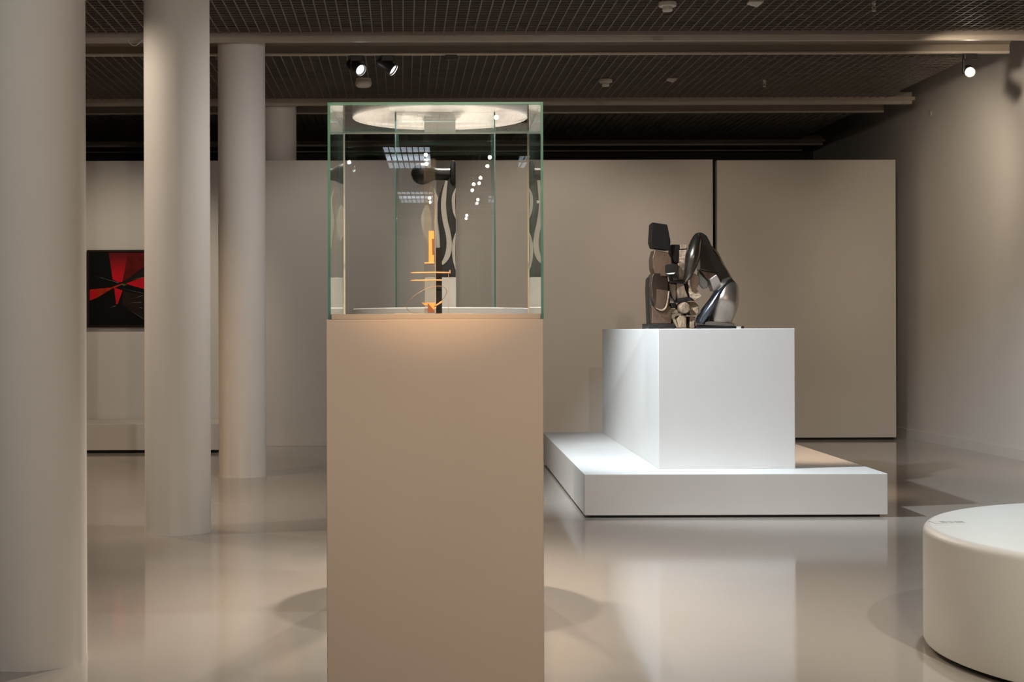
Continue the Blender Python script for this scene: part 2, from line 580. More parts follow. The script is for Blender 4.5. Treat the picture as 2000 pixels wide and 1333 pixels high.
for i, y in enumerate(BEAMS):
    beam(i + 1, y)

# louvred ceiling light far behind the camera, mirrored in the panes of the near case
t = thing('ceiling_light', 'bluish louvred ceiling light seen only as a mirror image in the near glass case', 'ceiling light', (-0.45, -12.9, ZG))
bm = bmesh.new()
box(bm, -0.76, -0.14, -13.9, -11.98, ZG - 0.006, ZG - 0.001)
new_mesh('diffuser', bm, lamp_mat('cool_diffuser', (0.78, 0.88, 1.0), 3.6), t)
bm = bmesh.new()
for k in range(9):
    box(bm, -0.765 + k * 0.0775, -0.755 + k * 0.0775, -13.91, -11.97, ZG - 0.03, ZG - 0.006)
for yy in (-13.91, -12.95, -11.98):
    box(bm, -0.765, -0.135, yy, yy + 0.03, ZG - 0.031, ZG - 0.006)
new_mesh('louvre', bm, M_GRID, t)

# ------------------------------------------------------------------ columns
R_COL = 0.194


def column(px, py, yc, label, top):
    t = tag(None or bpy.data.objects.new('column', None), label, 'column', 'row of round white columns')
    COL.objects.link(t)
    x = P(px, py, yc).x
    t.location = (x, yc, 0)
    bm = bmesh.new()
    n = 96
    prof = [(R_COL + 0.0015, 0.0), (R_COL + 0.0005, 0.012), (R_COL, 0.03)]
    prof += [(R_COL, z) for z in (0.8, 1.6, 2.4, 3.2)] + [(R_COL, top)]
    lathe(bm, prof, (x, yc, 0), n)
    # the paint line at the foot is ragged
    for v in bm.verts:
        if v.co.z < 0.02:
            a = math.atan2(v.co.y - yc, v.co.x - x)
            k = 0.0025 * math.sin(9 * a + px) + 0.002 * math.sin(23 * a)
            v.co.x += math.cos(a) * k
            v.co.y += math.sin(a) * k
    new_mesh('shaft', bm, M_COLUMN, t, True, 40)
    return t


column(64, 1310, 5.42, 'large white round column at the left edge of the photo, nearest the camera', ZG)
column(348, 1040, 8.87, 'tall white round column in the middle of the row, right of the red and black painting', ZG)
column(474, 930, 12.27, 'white round column meeting the ceiling beam, third from the camera', EYE + 2.408)
column(543, 260, 15.72, 'white column rising behind the grey partition wall, only its top in view', EYE + 2.408)

# ------------------------------------------------------------------ walls that stand in the hall
YP = 15.38
zt = P(400, 314, YP).z
xr = P(853, 600, YP).x
t = thing('partition_wall', 'long grey partition wall behind the columns, carrying the red and black painting', 'wall', (-3, YP, 0))
new_mesh('panel', bbox(XL + 0.02, xr, YP, YP + 0.09, 0, zt, 0.002, 1), M_PANEL2, t)
new_mesh('skirting', bbox(XL + 0.02, xr, YP - 0.014, YP - 0.001, 0, 0.078, 0.003, 2), M_PANEL2, t)

YQ = 16.0


def display_panel(xa, xb, label):
    x0, x1 = P(xa, 600, YQ).x, P(xb, 600, YQ).x
    z1 = P(0.5 * (xa + xb), 312.5, YQ).z
    z0 = P(0.5 * (xa + xb), 855.5, YQ).z
    t = thing('display_panel', label, 'wall panel', (0.5 * (x0 + x1), YQ, 0), 'grey display panels on the far side')
    new_mesh('board', bbox(x0, x1, YQ, YQ + 0.12, z0, z1, 0.004, 2), M_PANEL, t)
    new_mesh('foot', bbox(x0 + 0.02, x1 - 0.02, YQ + 0.03, YQ + 0.10, 0, z0 + 0.002, 0, 1), M_SHADOWGAP, t)


display_panel(842, 1393, 'wide grey display panel directly behind the bronze sculpture')
display_panel(1401, 1750, 'grey display panel beside the right wall, right of the narrow dark gap')

# painting
YPA = YP - 0.035


def pp(zx, zy, dy=0.0):
    return P(160 + 0.15 * zx, 470 + 0.15 * zy, YPA - dy)


px0, px1, py0, py1 = 68, 1130, 125, 1133
c = pp(0.5 * (px0 + px1), py1)
t = thing('painting', 'abstract red and black painting of shards meeting at a point, in dark frame', 'painting', (c.x, YPA, c.z))
a, b = pp(px0, py0), pp(px1, py1)
bm = bmesh.new()
fw = 0.024
for (xa, xb, za, zb) in ((a.x, b.x, a.z - fw, a.z), (a.x, b.x, b.z, b.z + fw), (a.x, a.x + fw, b.z + fw, a.z - fw), (b.x - fw, b.x, b.z + fw, a.z - fw)):
    box(bm, xa, xb, YPA - 0.012, YP - 0.001, za, zb)
new_mesh('frame', bm, M_FRAME, t)
M_P = [mat('paint_black', (0.0035, 0.0035, 0.003), 0.6, spec=0.12, noise=0.3, nscale=12),
       mat('paint_dark_red', (0.13, 0.007, 0.007), 0.6, spec=0.12, noise=0.3, nscale=10),
       mat('paint_red', (0.56, 0.006, 0.016), 0.6, spec=0.12, noise=0.2, nscale=10),
       mat('paint_orange_red', (0.46, 0.026, 0.008), 0.6, spec=0.12, noise=0.4, nscale=12),
       mat('paint_green', (0.08, 0.14, 0.03), 0.6, spec=0.12, noise=0.3, nscale=14),
       mat('paint_brown_black', (0.022, 0.012, 0.008), 0.6, spec=0.12, noise=0.5, nscale=14),
       mat('paint_grey', (0.25, 0.23, 0.20), 0.6, spec=0.12, noise=0.4, nscale=30),
       mat('paint_wine', (0.13, 0.007, 0.007), 0.6, spec=0.12, noise=0.5, nscale=9)]
nt = M_P[1].node_tree          # the big red shard fades from wine red at the top to bright red at the point
tcn = [n for n in nt.nodes if n.type == 'TEX_COORD'][0]
sx = nt.nodes.new('ShaderNodeSeparateXYZ')
nt.links.new(tcn.outputs['Object'], sx.inputs[0])
mp = nt.nodes.new('ShaderNodeMapRange')
mp.inputs['From Min'].default_value = pp(0, 200).z
mp.inputs['From Max'].default_value = pp(0, 470).z
nt.links.new(sx.outputs['Z'], mp.inputs['Value'])
mxc = nt.nodes.new('ShaderNodeMix')
mxc.data_type = 'RGBA'
mxc.inputs['A'].default_value = (0.11, 0.006, 0.007, 1)
mxc.inputs['B'].default_value = (0.50, 0.006, 0.014, 1)
nt.links.new(mp.outputs[0], mxc.inputs['Factor'])
nt.links.new(mxc.outputs['Result'], nt.nodes['Principled BSDF'].inputs['Base Color'])
bm = bmesh.new()
box(bm, a.x + fw, b.x - fw, YPA, YPA + 0.02, b.z + fw, a.z - fw, 0)
SH = [(1, [(350, 160), (600, 160), (530, 540), (480, 545), (400, 510)]),
      (7, [(600, 160), (1100, 160), (1100, 180), (820, 340), (525, 545)]),
      (5, [(1100, 200), (1100, 330), (560, 560), (500, 550)]),
      (2, [(570, 560), (1100, 370), (1100, 470)]),
      (2, [(570, 565), (1100, 440), (1100, 640), (820, 635)]),
      (3, [(100, 640), (330, 618), (420, 610), (330, 665), (200, 745), (100, 785)]),
      (2, [(100, 660), (200, 640), (180, 740), (100, 780)]),
      (2, [(420, 615), (530, 650), (465, 830), (445, 830)]),
      (3, [(395, 605), (520, 560), (545, 565), (450, 610), (405, 620)]),
      (4, [(510, 570), (550, 562), (585, 580), (540, 592)]),
      (5, [(540, 660), (1100, 760), (1100, 1040), (800, 1010), (520, 830)])]
for k, (mi, q) in enumerate(SH):
    vs = [bm.verts.new(pp(x, y, 0.0004 + 0.0002 * k)) for x, y in q]
    bm.faces.new(vs).material_index = mi
for k, (x0, y0, x1, y1, wd, mi) in enumerate([(150, 458, 480, 552, 5, 6), (225, 480, 275, 492, 6, 6), (640, 515, 800, 478, 5, 6),
                                           (330, 850, 420, 830, 6, 5), (345, 885, 440, 850, 6, 6), (580, 880, 800, 1020, 5, 6),
                                           (600, 815, 780, 805, 4, 6), (620, 770, 800, 715, 4, 6), (740, 870, 780, 882, 8, 6),
                                           (500, 620, 800, 690, 4, 6), (580, 170, 530, 500, 4, 3)]):
    n = Vector((-(y1 - y0), x1 - x0)).normalized() * wd * 0.5
    q = [(x0, y0), (x1 + n.x, y1 + n.y), (x1 - n.x, y1 - n.y)]
    bm.faces.new([bm.verts.new(pp(x, y, 0.004 + 0.0001 * k)) for x, y in q]).material_index = mi
new_mesh('canvas', bm, M_P, t)

# low platform under the painting
yf = floor_y(230, 886)
x1 = P(427, 860, yf).x
ztp = P(230, 829, yf).z
t = thing('low_platform', 'long low white platform against the partition wall under the painting', 'platform', (-3.5, yf, 0))
new_mesh('body', bbox(XL + 0.05, x1, yf, YP - 0.02, 0.03, ztp, 0.004, 2), M_PANEL2, t)
new_mesh('recessed_base', bbox(XL + 0.07, x1 - 0.05, yf + 0.05, YP - 0.05, 0, 0.031, 0, 1), M_SHADOWGAP, t)

# ------------------------------------------------------------------ bronze sculpture on its plinth and platform
yf = floor_y(1142, 1012.5)
xl, xr = P(1142, 970, yf).x, P(1734, 970, yf).x
zp = 0.278
yb = 13.32
t = thing('platform', 'wide low white platform carrying the large white plinth and bronze sculpture', 'platform', (0.5 * (xl + xr), yf, 0))
new_mesh('body', bbox(xl, xr, yf, yb, 0.016, zp, 0.004, 2), M_WHITE, t)
new_mesh('recessed_base', bbox(xl + 0.04, xr - 0.04, yf + 0.04, yb - 0.04, 0, 0.017, 0, 1), M_SHADOWGAP, t)

y2 = F * (EYE - zp) / -unroll(1287, 916.5)[1]
xl2, xr2 = P(1286, 780, y2).x, P(1553, 780, y2).x
zp2 = P(1420, 642.3, y2).z
yb2 = 13.22
o = new_mesh('plinth', bbox(xl2, xr2, y2, yb2, zp, zp2, 0.004, 2), M_WHITE)
tag(o, 'large bright white block plinth under the bronze sculpture on the low platform', 'plinth')

YS = 10.75          # bronze sculpture


def z2(*pts):
    return [(1220 + 0.195 * x, 400 + 0.195 * y) for x, y in pts]


def zl(*secs):
    return [(1220 + 0.195 * x, 400 + 0.195 * y, 0.195 * hw, hd, oy) for x, y, hw, hd, oy in secs]


cb = P(1356, 641, YS)
bro = thing('sculpture', 'dark bronze abstract sculpture of upright blocks and a bent arch on white plinth', 'sculpture', (cb.x, YS, zp2))


rb = random.Random(11)


def bpart(name, pts, ya, yb_, m, r=0.008, seg=3, top=None, tilt=True, bro=bro):
    bm = prism(z2(*pts), YS + ya, YS + yb_, 0, seg, YS, top)
    if tilt:                       # cut every block's face at its own slant
        q = [P(a, b, YS) for a, b in z2(*pts)]
        c = sum(q, Vector()) / len(q)
        ka, kb = rb.uniform(-0.45, 0.45), rb.uniform(-0.35, 0.35)
        for v in bm.verts:
            if v.co.y < YS + 0.5 * (ya + yb_):
                v.co.y += ka * (v.co.x - c.x) + kb * (v.co.z - c.z)
    bevel_all(bm, min(r, 0.006), 2)
    o = new_mesh(name, bm, m, bro, True)
    md = o.modifiers.new('normals', 'WEIGHTED_NORMAL')
    md.weight = 100
    return o


ps = 0.195 * YS / F
zb = (zp2 - P(1290, 632, YS).z)
o = bbox(P(1264.5, 640, YS).x, P(1315.5, 640, YS).x, YS - 0.06, YS + 0.28, zp2, P(1290, 632.3, YS).z, 0.003, 2)
new_mesh('base_slab', o, M_BRONZE_K, bro)
o = bbox(P(1356, 640, YS).x, P(1448, 640, YS).x, YS - 0.10, YS + 0.24, zp2, P(1400, 637.3, YS).z, 0.002, 2)
new_mesh('base_slab', o, M_BRONZE_K, bro)
# left upright
bpart('head_block', [(262, 182), (415, 205), (448, 370), (440, 464), (270, 440), (250, 380)], -0.06, 0.12, M_PATINA, 0.006, 2, 0.95, False)
bpart('shoulder', [(292, 455), (330, 462), (430, 485), (458, 540), (464, 600), (440, 660), (440, 720), (300, 720), (272, 640), (270, 540)], -0.05, 0.15, M_BRONZE_B, 0.02, 4)
bpart('torso', [(280, 690), (420, 690), (432, 790), (424, 860), (455, 960), (440, 1020), (300, 1040), (262, 940), (250, 800), (262, 720)], -0.05, 0.16, M_BRONZE_B, 0.02, 4)
bpart('hip', [(290, 840), (425, 860), (405, 985), (385, 1050), (350, 1060), (290, 1040), (278, 940)], -0.062, 0.05, M_BRONZE_B, 0.016, 4, None, False)
bpart('leg', [(262, 1000), (300, 1030), (455, 1010), (468, 1100), (460, 1195), (262, 1195)], -0.03, 0.17, M_BRONZE_B, 0.014, 3)
new_mesh('ridge', loft(zl((425, 870, 9, 0.012, -0.085), (412, 960, 9, 0.012, -0.09), (392, 1035, 10, 0.012, -0.088), (350, 1060, 9, 0.012, -0.085), (300, 1040, 6, 0.01, -0.08)), YS, 12), M_BRONZE_T, bro, True)
bpart('rear_fin', [(250, 740), (285, 700), (300, 900), (290, 1195), (258, 1195), (245, 850)], 0.05, 0.22, M_BRONZE_K, 0.01, 3)
# middle stack of blocks
bpart('dark_block', [(468, 400), (548, 402), (548, 470), (530, 590), (492, 585), (470, 480)], -0.02, 0.16, M_PATINA, 0.006, 2, None, False)
bpart('cap_block', [(548, 402), (650, 396), (662, 440), (550, 452)], -0.03, 0.16, M_BRONZE_T, 0.008, 3)
bpart('upper_block', [(536, 456), (640, 452), (632, 585), (524, 585)], -0.025, 0.15, M_BRONZE_T, 0.01, 3)
bpart('cross_block', [(392, 608), (440, 600), (522, 604), (524, 762), (470, 770), (452, 700), (394, 690)], -0.08, 0.10, M_BRONZE_K, 0.006, 2, None, False)
bpart('pale_wedge', [(390, 692), (486, 684), (470, 704), (420, 706)], -0.10, 0.02, M_BRONZE_P, 0.003, 2)
bpart('waist_block', [(524, 588), (600, 580), (612, 700), (592, 760), (526, 764)], -0.04, 0.14, M_BRONZE_T, 0.008, 3)
bpart('shelf', [(440, 768), (600, 760), (606, 782), (520, 792), (440, 788)], -0.07, 0.13, M_BRONZE_K, 0.004, 2)
bpart('wedge_block', [(508, 786), (582, 786), (600, 860), (628, 930), (530, 946), (516, 880)], -0.05, 0.12, M_BRONZE_T, 0.008, 3)
bpart('side_wedge', [(430, 780), (512, 800), (520, 960), (500, 970), (455, 900)], 0.0, 0.14, M_BRONZE_B, 0.006, 2)
bpart('shelf', [(515, 945), (640, 930), (680, 952), (600, 978), (520, 985)], -0.07, 0.14, M_BRONZE_K, 0.005, 2)
bm = bmesh.new()
cc = P(1220 + 0.195 * 580, 400 + 0.195 * 1035, YS)
lathe(bm, [(0.028, -0.10), (0.038, -0.096), (0.041, -0.088), (0.041, 0.08)], cc, 40, Matrix.Rotation(-math.pi / 2, 4, 'X'))
new_mesh('drum', bm, M_BRONZE_T, bro, True, 40)
bpart('spine_block', [(600, 780), (640, 800), (636, 1200), (606, 1200)], 0.06, 0.18, M_BRONZE_K, 0.004, 2)
bpart('hourglass_block', [(640, 720), (690, 690), (742, 720), (738, 790), (712, 850), (770, 915), (742, 940), (700, 965), (640, 935), (630, 800)], -0.03, 0.11, M_BRONZE_T, 0.008, 3)
bpart('lower_block', [(640, 975), (700, 975), (742, 1020), (735, 1090), (690, 1112), (645, 1105)], -0.03, 0.11, M_BRONZE_T, 0.008, 3)
bpart('foot_block', [(508, 1150), (540, 1112), (606, 1108), (604, 1235), (524, 1235)], -0.06, 0.12, M_BRONZE_T, 0.008, 3)
bpart('foot_block', [(640, 1120), (700, 1125), (690, 1180), (690, 1237), (640, 1237)], -0.05, 0.12, M_BRONZE_T, 0.006, 3)
bpart('toe_block', [(470, 1150), (492, 1140), (530, 1232), (510, 1236), (488, 1200)], -0.07, 0.10, M_BRONZE_T, 0.005, 2)
bpart('knuckle', [(452, 1050), (520, 1050), (535, 1090), (480, 1100), (458, 1080)], -0.05, 0.12, M_BRONZE_T, 0.008, 3)
bpart('knuckle', [(455, 985), (515, 985), (515, 1035), (468, 1040)], -0.02, 0.12, M_BRONZE_K, 0.006, 3)
# right arch
new_mesh('front_limb', loft(zl((760, 292, 12, 0.02, 0.0), (735, 325, 46, 0.05, -0.02), (697, 410, 62, 0.07, -0.05), (668, 510, 74, 0.075, -0.07), (643, 610, 62, 0.06, -0.08), (618, 700, 42, 0.045, -0.085), (596, 755, 26, 0.03, -0.085), (588, 780, 12, 0.015, -0.085)), YS, 28, 8, 1.0), M_BRONZE, bro, True)
new_mesh('rear_limb', loft(zl((725, 290, 10, 0.03, 0.08), (765, 325, 62, 0.07, 0.08), (800, 420, 82, 0.09, 0.09), (848, 520, 118, 0.10, 0.10), (925, 640, 105, 0.10, 0.09), (1010, 740, 86, 0.09, 0.11), (1060, 830, 74, 0.09, 0.10)), YS, 28, 8, 0.85), M_BRONZE, bro, True)
new_mesh('haunch', loft(zl((1048, 730, 12, 0.03, 0.0), (1036, 790, 92, 0.09, 0.0), (1020, 870, 118, 0.12, 0.0), (1000, 960, 138, 0.13, 0.0), (975, 1060, 140, 0.13, 0.02), (958, 1140, 125, 0.12, 0.02), (955, 1195, 118, 0.115, 0.02), (955, 1220, 112, 0.11, 0.02)), YS, 28, 8, 0.8), M_BRONZE_L, bro, True)
new_mesh('fold', loft(zl((1058, 742, 5, 0.02, -0.06), (1000, 800, 26, 0.04, -0.06), (925, 885, 40, 0.05, -0.07), (860, 985, 48, 0.055, -0.07), (795, 1090, 58, 0.06, -0.06), (752, 1165, 55, 0.06, -0.05), (745, 1195, 50, 0.06, -0.05)), YS, 20, 8, 1.25), M_BRONZE_S, bro, True)
bpart('shin', [(690, 1180), (830, 1165), (1068, 1190), (1072, 1218), (692, 1222)], -0.09, 0.20, M_BRONZE, 0.01, 3)
bpart('pale_leaf', [(745, 672), (790, 720), (838, 770), (842, 825), (800, 846), (760, 800), (742, 740)], 0.02, 0.08, M_PALELEAF, 0.006, 3, None, False)
bpart('arm_block', [(740, 650), (900, 690), (905, 720), (840, 770), (780, 700)], -0.04, 0.10, M_BRONZE_B, 0.006, 3, None, False)
bpart('elbow_block', [(836, 750), (905, 700), (968, 810), (920, 850), (882, 872)], -0.05, 0.10, M_BRONZE_L, 0.006, 3)


def zc(pts):
    """Outline read at 6.667 x from the photo corner (1220, 420), put in the z2 scale."""
    return [(x / 6.667 / 0.195, (20 + y / 6.667) / 0.195) for x, y in pts]


bpart('arch_plate', zc([(935, 250), (985, 238), (1050, 275), (1100, 360), (1135, 470), (1220, 570), (1330, 715), (1388, 822), (1268, 912), (1240, 900), (1165, 768), (1080, 740), (968, 716), (962, 480)]), -0.035, 0.13, M_BRONZE, 0.006, 3, 0.97)
# small label bracket on the plinth edge
o = new_mesh('caption_stand', bbox(P(1439, 640, YS - 0.2).x, P(1447.5, 640, YS - 0.2).x, YS - 0.2, YS - 0.19, zp2, zp2 + 0.016, 0.001, 1), M_PANEL)
tag(o, 'tiny white caption card standing at the right foot of the bronze sculpture', 'caption card')

# ------------------------------------------------------------------ front plinth and vitrine
D1 = 3.5
fx = lambda px, Y: (px - CX) * Y / F
fz = lambda py, Y: EYE + (HY - py) * Y / F
gx0, gx1 = fx(641, D1), fx(1062, D1)
gw = gx1 - gx0
D1b = D1 + gw
pz = fz(624, D1)
t = thing('plinth', 'tall warm-toned plinth in the foreground under the glass case', 'plinth', (0.5 * (gx0 + gx1), D1 + gw / 2, 0))
new_mesh('body', bbox(fx(637, D1), fx(1061, D1), D1 - 0.002, D1b + 0.002, 0, pz, 0.002, 2), M_WARM_WHITE, t)
TH = 0.006
bz = fz(613.5, D1 + 0.01)
o = new_mesh('base_block', bbox(gx0 + TH + 0.001, gx1 - TH - 0.001, D1 + TH + 0.001, D1b - TH - 0.001, pz, bz, 0.001, 1), M_WARM_WHITE)
tag(o, 'thin square warm-toned base block inside the near glass case, under the orange construction', 'base block')


def pane(name, x0, x1, y0, y1, z0, z1, parent, axis, rim=None):
    """Solid pane: the two broad faces are clear, the rim is the green cut edge."""
    bm = bmesh.new()
    fs = box(bm, x0, x1, y0, y1, z0, z1)
    broad = {'z': (0, 1), 'y': (2, 4), 'x': (3, 5)}[axis]
    for i, f in enumerate(fs):
        f.material_index = 0 if i in broad else 1
    return new_mesh(name, bm, [M_GLASS, rim or M_EDGE], parent)


def glass_case(x0, x1, y0, y1, z0, z1, th, label, seam=0.0022, edge=None):
    t = thing('glass_case', label, 'glass case', (0.5 * (x0 + x1), 0.5 * (y0 + y1), z0))
    pane('top_pane', x0, x1, y0, y1, z1 - th, z1, t, 'z', edge)
    pane('side_pane', x0, x0 + th, y0, y1, z0, z1 - th - 0.0004, t, 'x', edge)
    pane('side_pane', x1 - th, x1, y0, y1, z0, z1 - th - 0.0004, t, 'x', edge)
    pane('front_pane', x0 + th + 0.0004, x1 - th - 0.0004, y0 + 0.0005, y0 + th, z0, z1 - th - 0.0004, t, 'y', edge)
    pane('back_pane', x0 + th + 0.0004, x1 - th - 0.0004, y1 - th, y1 - 0.0005, z0, z1 - th - 0.0004, t, 'y', M_GLASS)
    if seam:
        s = seam
        bm = bmesh.new()
        box(bm, x0 + th, x0 + th + s, y1 - th - s, y1 - th, z0, z1 - th - s)
        new_mesh('glue_seam', bm, M_SEAM, t)
        bm = bmesh.new()
        box(bm, x1 - th - s, x1 - th, y1 - th - s, y1 - th, z0, z1 - th - s)
        new_mesh('glue_seam', bm, M_SEAM, t)
        bm = bmesh.new()
        box(bm, x0 + th, x1 - th, y1 - th - s, y1 - th, z1 - th - s, z1 - th - 0.0006)
        new_mesh('glue_seam', bm, M_SEAM, t)
    return t


glass_case(gx0, gx1, D1, D1b, pz, fz(199.5, D1), TH, 'square glass case with green edges on the tall warm-toned foreground plinth')

# little construction inside
YG = D1 + gw / 2 - 0.03


def zg(*pts):
    return [(760 + 0.15 * x, 430 + 0.15 * y) for x, y in pts]


gc = P(845, 613, YG)
gab = thing('construction', 'small orange wood and clear plastic construction inside the near glass case', 'sculpture', (gc.x, YG, bz))


def gpart(name, pts, ya, yb_, m, r=0.0008, parent=gab):
    return new_mesh(name, prism(zg(*pts), YG + ya, YG + yb_, r, 1, YG), m, parent)


gx = lambda zx: P(760 + 0.15 * zx, 500, YG).x
gz = lambda zy: P(845, 430 + 0.15 * zy, YG).z
bm = bbox(gx(80), gx(1085), YG - 0.09, YG + 0.09, bz, bz + 0.0028, 0, 1)
new_mesh('base_plate', bm, M_ACRYLIC, gab)
b0 = bz + 0.0028
tower = gpart('tower', [(515, 145), (585, 145), (585, 560), (515, 560)], -0.012, 0.0, M_ORANGE)
gpart('inset', [(556, 250), (586, 250), (586, 455), (564, 455)], -0.0135, -0.002, M_ORANGE_DARK, 0.0004)
gpart('ledge', [(460, 556), (590, 556), (590, 574), (460, 574)], -0.02, 0.015, M_PALEWOOD)
gpart('peg', [(558, 574), (572, 574), (570, 590), (560, 590)], -0.012, -0.006, M_PALEWOOD, 0.0003)
for zy, zx1 in ((686, 800), (786, 690)):
    bm = bmesh.new()
    tube(bm, [P(*zg((280, zy + 2))[0], YG - 0.02), P(*zg((330, zy + 1))[0], YG - 0.02), P(*zg((600, zy - 3))[0], YG - 0.02), P(*zg((zx1, zy))[0], YG - 0.02)],
         [0.0010, 0.0017, 0.0019, 0.0017], 10)
    new_mesh('bar', bm, M_PALEWOOD, gab, True)
gpart('bar_stop', [(782, 655), (800, 655), (800, 700), (782, 700)], -0.024, -0.016, M_RING, 0.0004)
o = bbox(gx(455), gx(600), YG + 0.003, YG + 0.006, b0, gz(-800), 0, 1)  # drawn taller than the sheet to carry the painted reflection veil
new_mesh('clear_sheet', o, M_VEIL, gab)
bm = bbox(gx(597), gx(603), YG - 0.006, YG + 0.004, b0, gz(-330), 0, 1)
new_mesh('sheet_edge', bm, M_RING, gab)
o = bbox(gx(610), gx(687), YG + 0.008, YG + 0.016, b0, gz(360), 0.0006, 1)
new_mesh('dark_plate', o, M_DARKPLATE, gab)
bm = bmesh.new()
tube(bm, [(gx(772), YG - 0.02, b0), (gx(770), YG - 0.02, gz(690))], 0.0006, 8)
new_mesh('rod', bm, M_RING, gab, True)
bm = bmesh.new()
ctr = P(*zg((490, 1035))[0], YG)
pxm = 0.15 * YG / F
pts = []
for k in range(64):
    g = 2 * math.pi * k / 64
    ex, ey = 285 * math.cos(g), 118 * math.sin(g)
    th = math.radians(27)
    dx = ex * math.cos(th) - ey * math.sin(th)
    dz = ex * math.sin(th) + ey * math.cos(th)
    pts.append((ctr.x + dx * pxm, ctr.y - 0.07 * math.sin(g), max(ctr.z + dz * pxm, b0 + 0.0012)))
tube(bm, pts, 0.0009, 8, True)
new_mesh('ring', bm, M_RING, gab, True)
bm = bmesh.new()
tube(bm, [P(*zg((590, 1125))[0], YG - 0.03), P(*zg((640, 1095))[0], YG - 0.03), P(*zg((690, 1060))[0], YG - 0.03)], 0.0022, 8)
new_mesh('strut', bm, M_PALEWOOD, gab, True)
gpart('triangle', [(425, 1080), (602, 1080), (602, 1165), (575, 1165), (520, 1115), (455, 1110)], -0.03, -0.022, M_ORANGE, 0.0004)
gpart('dark_triangle', [(505, 1085), (580, 1170), (590, 1206), (505, 1206)], -0.034, -0.01, M_ORANGE_DARK, 0.0004)

# ------------------------------------------------------------------ round pedestal, second vitrine, black sculpture
D2 = 6.77
dz = fz(600.5, D2 - 0.40)
bm = bmesh.new()
rd = 172.5 * (D2 - 0.03) / F
lathe(bm, [(rd - 0.03, 0.0), (rd - 0.03, 0.03), (rd - 0.003, 0.03), (rd, 0.033), (rd, dz - 0.004), (rd - 0.004, dz)], (fx(861, D2), D2, 0), 128)
o = new_mesh('round_pedestal', bm, M_WHITE, None, True, 30)
tag(o, 'round white pedestal directly behind the tall warm-toned plinth, its rim seen through the glass', 'pedestal')
vx0, vx1 = fx(772.5, 6.58), fx(968.5, 6.58)
V0, V1 = 6.58, 6.98
VT = fz(236, V0)
glass_case(vx0, vx1, V0, V1, dz, VT, 0.006, 'second glass case standing on the round pedestal, seen through the near one', 0, M_EDGE2)

YE = 6.80


def ze(*pts):
    return [(600 + 0.3526 * x, 170 + 0.3526 * y) for x, y in pts]


x0b, x1b = fx(830, YE), fx(890.5, YE)
zb1 = fz(543, YE)
o = new_mesh('sculpture_block', bbox(x0b, x1b, YE - 0.06, YE + 0.09, dz, zb1, 0.0015, 1), M_WHITE)
tag(o, 'small white block inside the second glass case, under the black sculpture', 'block')
ebo = thing('sculpture', 'black sculpture with pale curved bands inside the second glass case', 'sculpture', (0.5 * (x0b + x1b), YE, zb1))


def epart(name, pts, ya, yb_, m, r=0.004, seg=3, parent=ebo):
    return new_mesh(name, prism(ze(*pts), YE + ya, YE + yb_, r, seg, YE), m, parent, True, 40)


epart('body', [(806, 408), (822, 420), (823, 1056), (735, 1056), (735, 890), (734, 800), (722, 720), (722, 640), (735, 590), (752, 545), (776, 520), (790, 500), (792, 440)], -0.005, 0.055, M_EBONY2, 0.004, 3)
epart('fin', [(806, 408), (820, 415), (823, 540), (806, 545), (790, 520), (792, 440)], -0.02, 0.06, M_EBONY, 0.005, 3)
new_mesh('head', loft([(600 + .3526 * x, 170 + .3526 * y, .3526 * h, d, 0.02) for x, y, h, d in
                       ((574, 478, 6, 0.006), (590, 478, 40, 0.03), (625, 478, 60, 0.045), (665, 478, 55, 0.042), (705, 480, 36, 0.03), (750, 482, 33, 0.026), (800, 482, 34, 0.026))], YE, 24, 8, 1.0), M_EBONY, ebo, True)


def ribbon(path, m, name, y, parent=ebo, d=0.012):
    sec = smooth_path(path, 8)
    bm = bmesh.new()
    L, Rr = [], []
    for i, (x, yy, hw) in enumerate(sec):
        a, b = sec[max(i - 1, 0)], sec[min(i + 1, len(sec) - 1)]
        tx, ty = b[0] - a[0], b[1] - a[1]
        l = math.hypot(tx, ty)
        nx, ny = -ty / l * hw, tx / l * hw
        L.append(P(*ze((x + nx, yy + ny))[0], y))
        Rr.append(P(*ze((x - nx, yy - ny))[0], y))
    ff = [[bm.verts.new(p) for p in L], [bm.verts.new(p) for p in Rr],
          [bm.verts.new(p + Vector((0, d, 0))) for p in Rr], [bm.verts.new(p + Vector((0, d, 0))) for p in L]]
    for i in range(len(L) - 1):
        for k in range(4):
            A, B = ff[k], ff[(k + 1) % 4]
            bm.faces.new((A[i], A[i + 1], B[i + 1], B[i]))
    bm.faces.new([f[0] for f in ff])
    bm.faces.new([f[-1] for f in ff][::-1])
    return new_mesh(name, bm, m, parent, True, 40)


ribbon([(772, 520, 6), (760, 590, 12), (755, 660, 14), (764, 740, 14), (782, 820, 14), (786, 890, 15), (772, 945, 14), (746, 982, 7)], M_PALE, 'curved_band', YE - 0.014)
ribbon([(823, 560, 1), (812, 600, 8), (810, 640, 9), (814, 690, 7), (822, 728, 1)], M_PALE, 'edge_inlay', YE - 0.012)
ribbon([(823, 806, 1), (813, 860, 8), (811, 910, 9), (814, 960, 7), (822, 1012, 1)], M_PALE, 'edge_inlay', YE - 0.012)
ribbon([(664, 655, 6), (660, 700, 24), (660, 750, 29), (664, 800, 19), (668, 852, 2)], M_PALE, 'leaf', YE + 0.0)
ribbon([(700, 560, 2), (722, 640, 8), (712, 740, 9), (722, 830, 10), (728, 890, 8)], M_PALE, 'side_band', YE - 0.002)
bm = bmesh.new()
tube(bm, [P(*ze((664, 662))[0], YE + 0.006), P(*ze((672, 600))[0], YE + 0.012), P(*ze((700, 520))[0], YE + 0.02), P(*ze((720, 490))[0], YE + 0.02)], 0.0012, 8)
new_mesh('wire', bm, M_PALE, ebo, True)

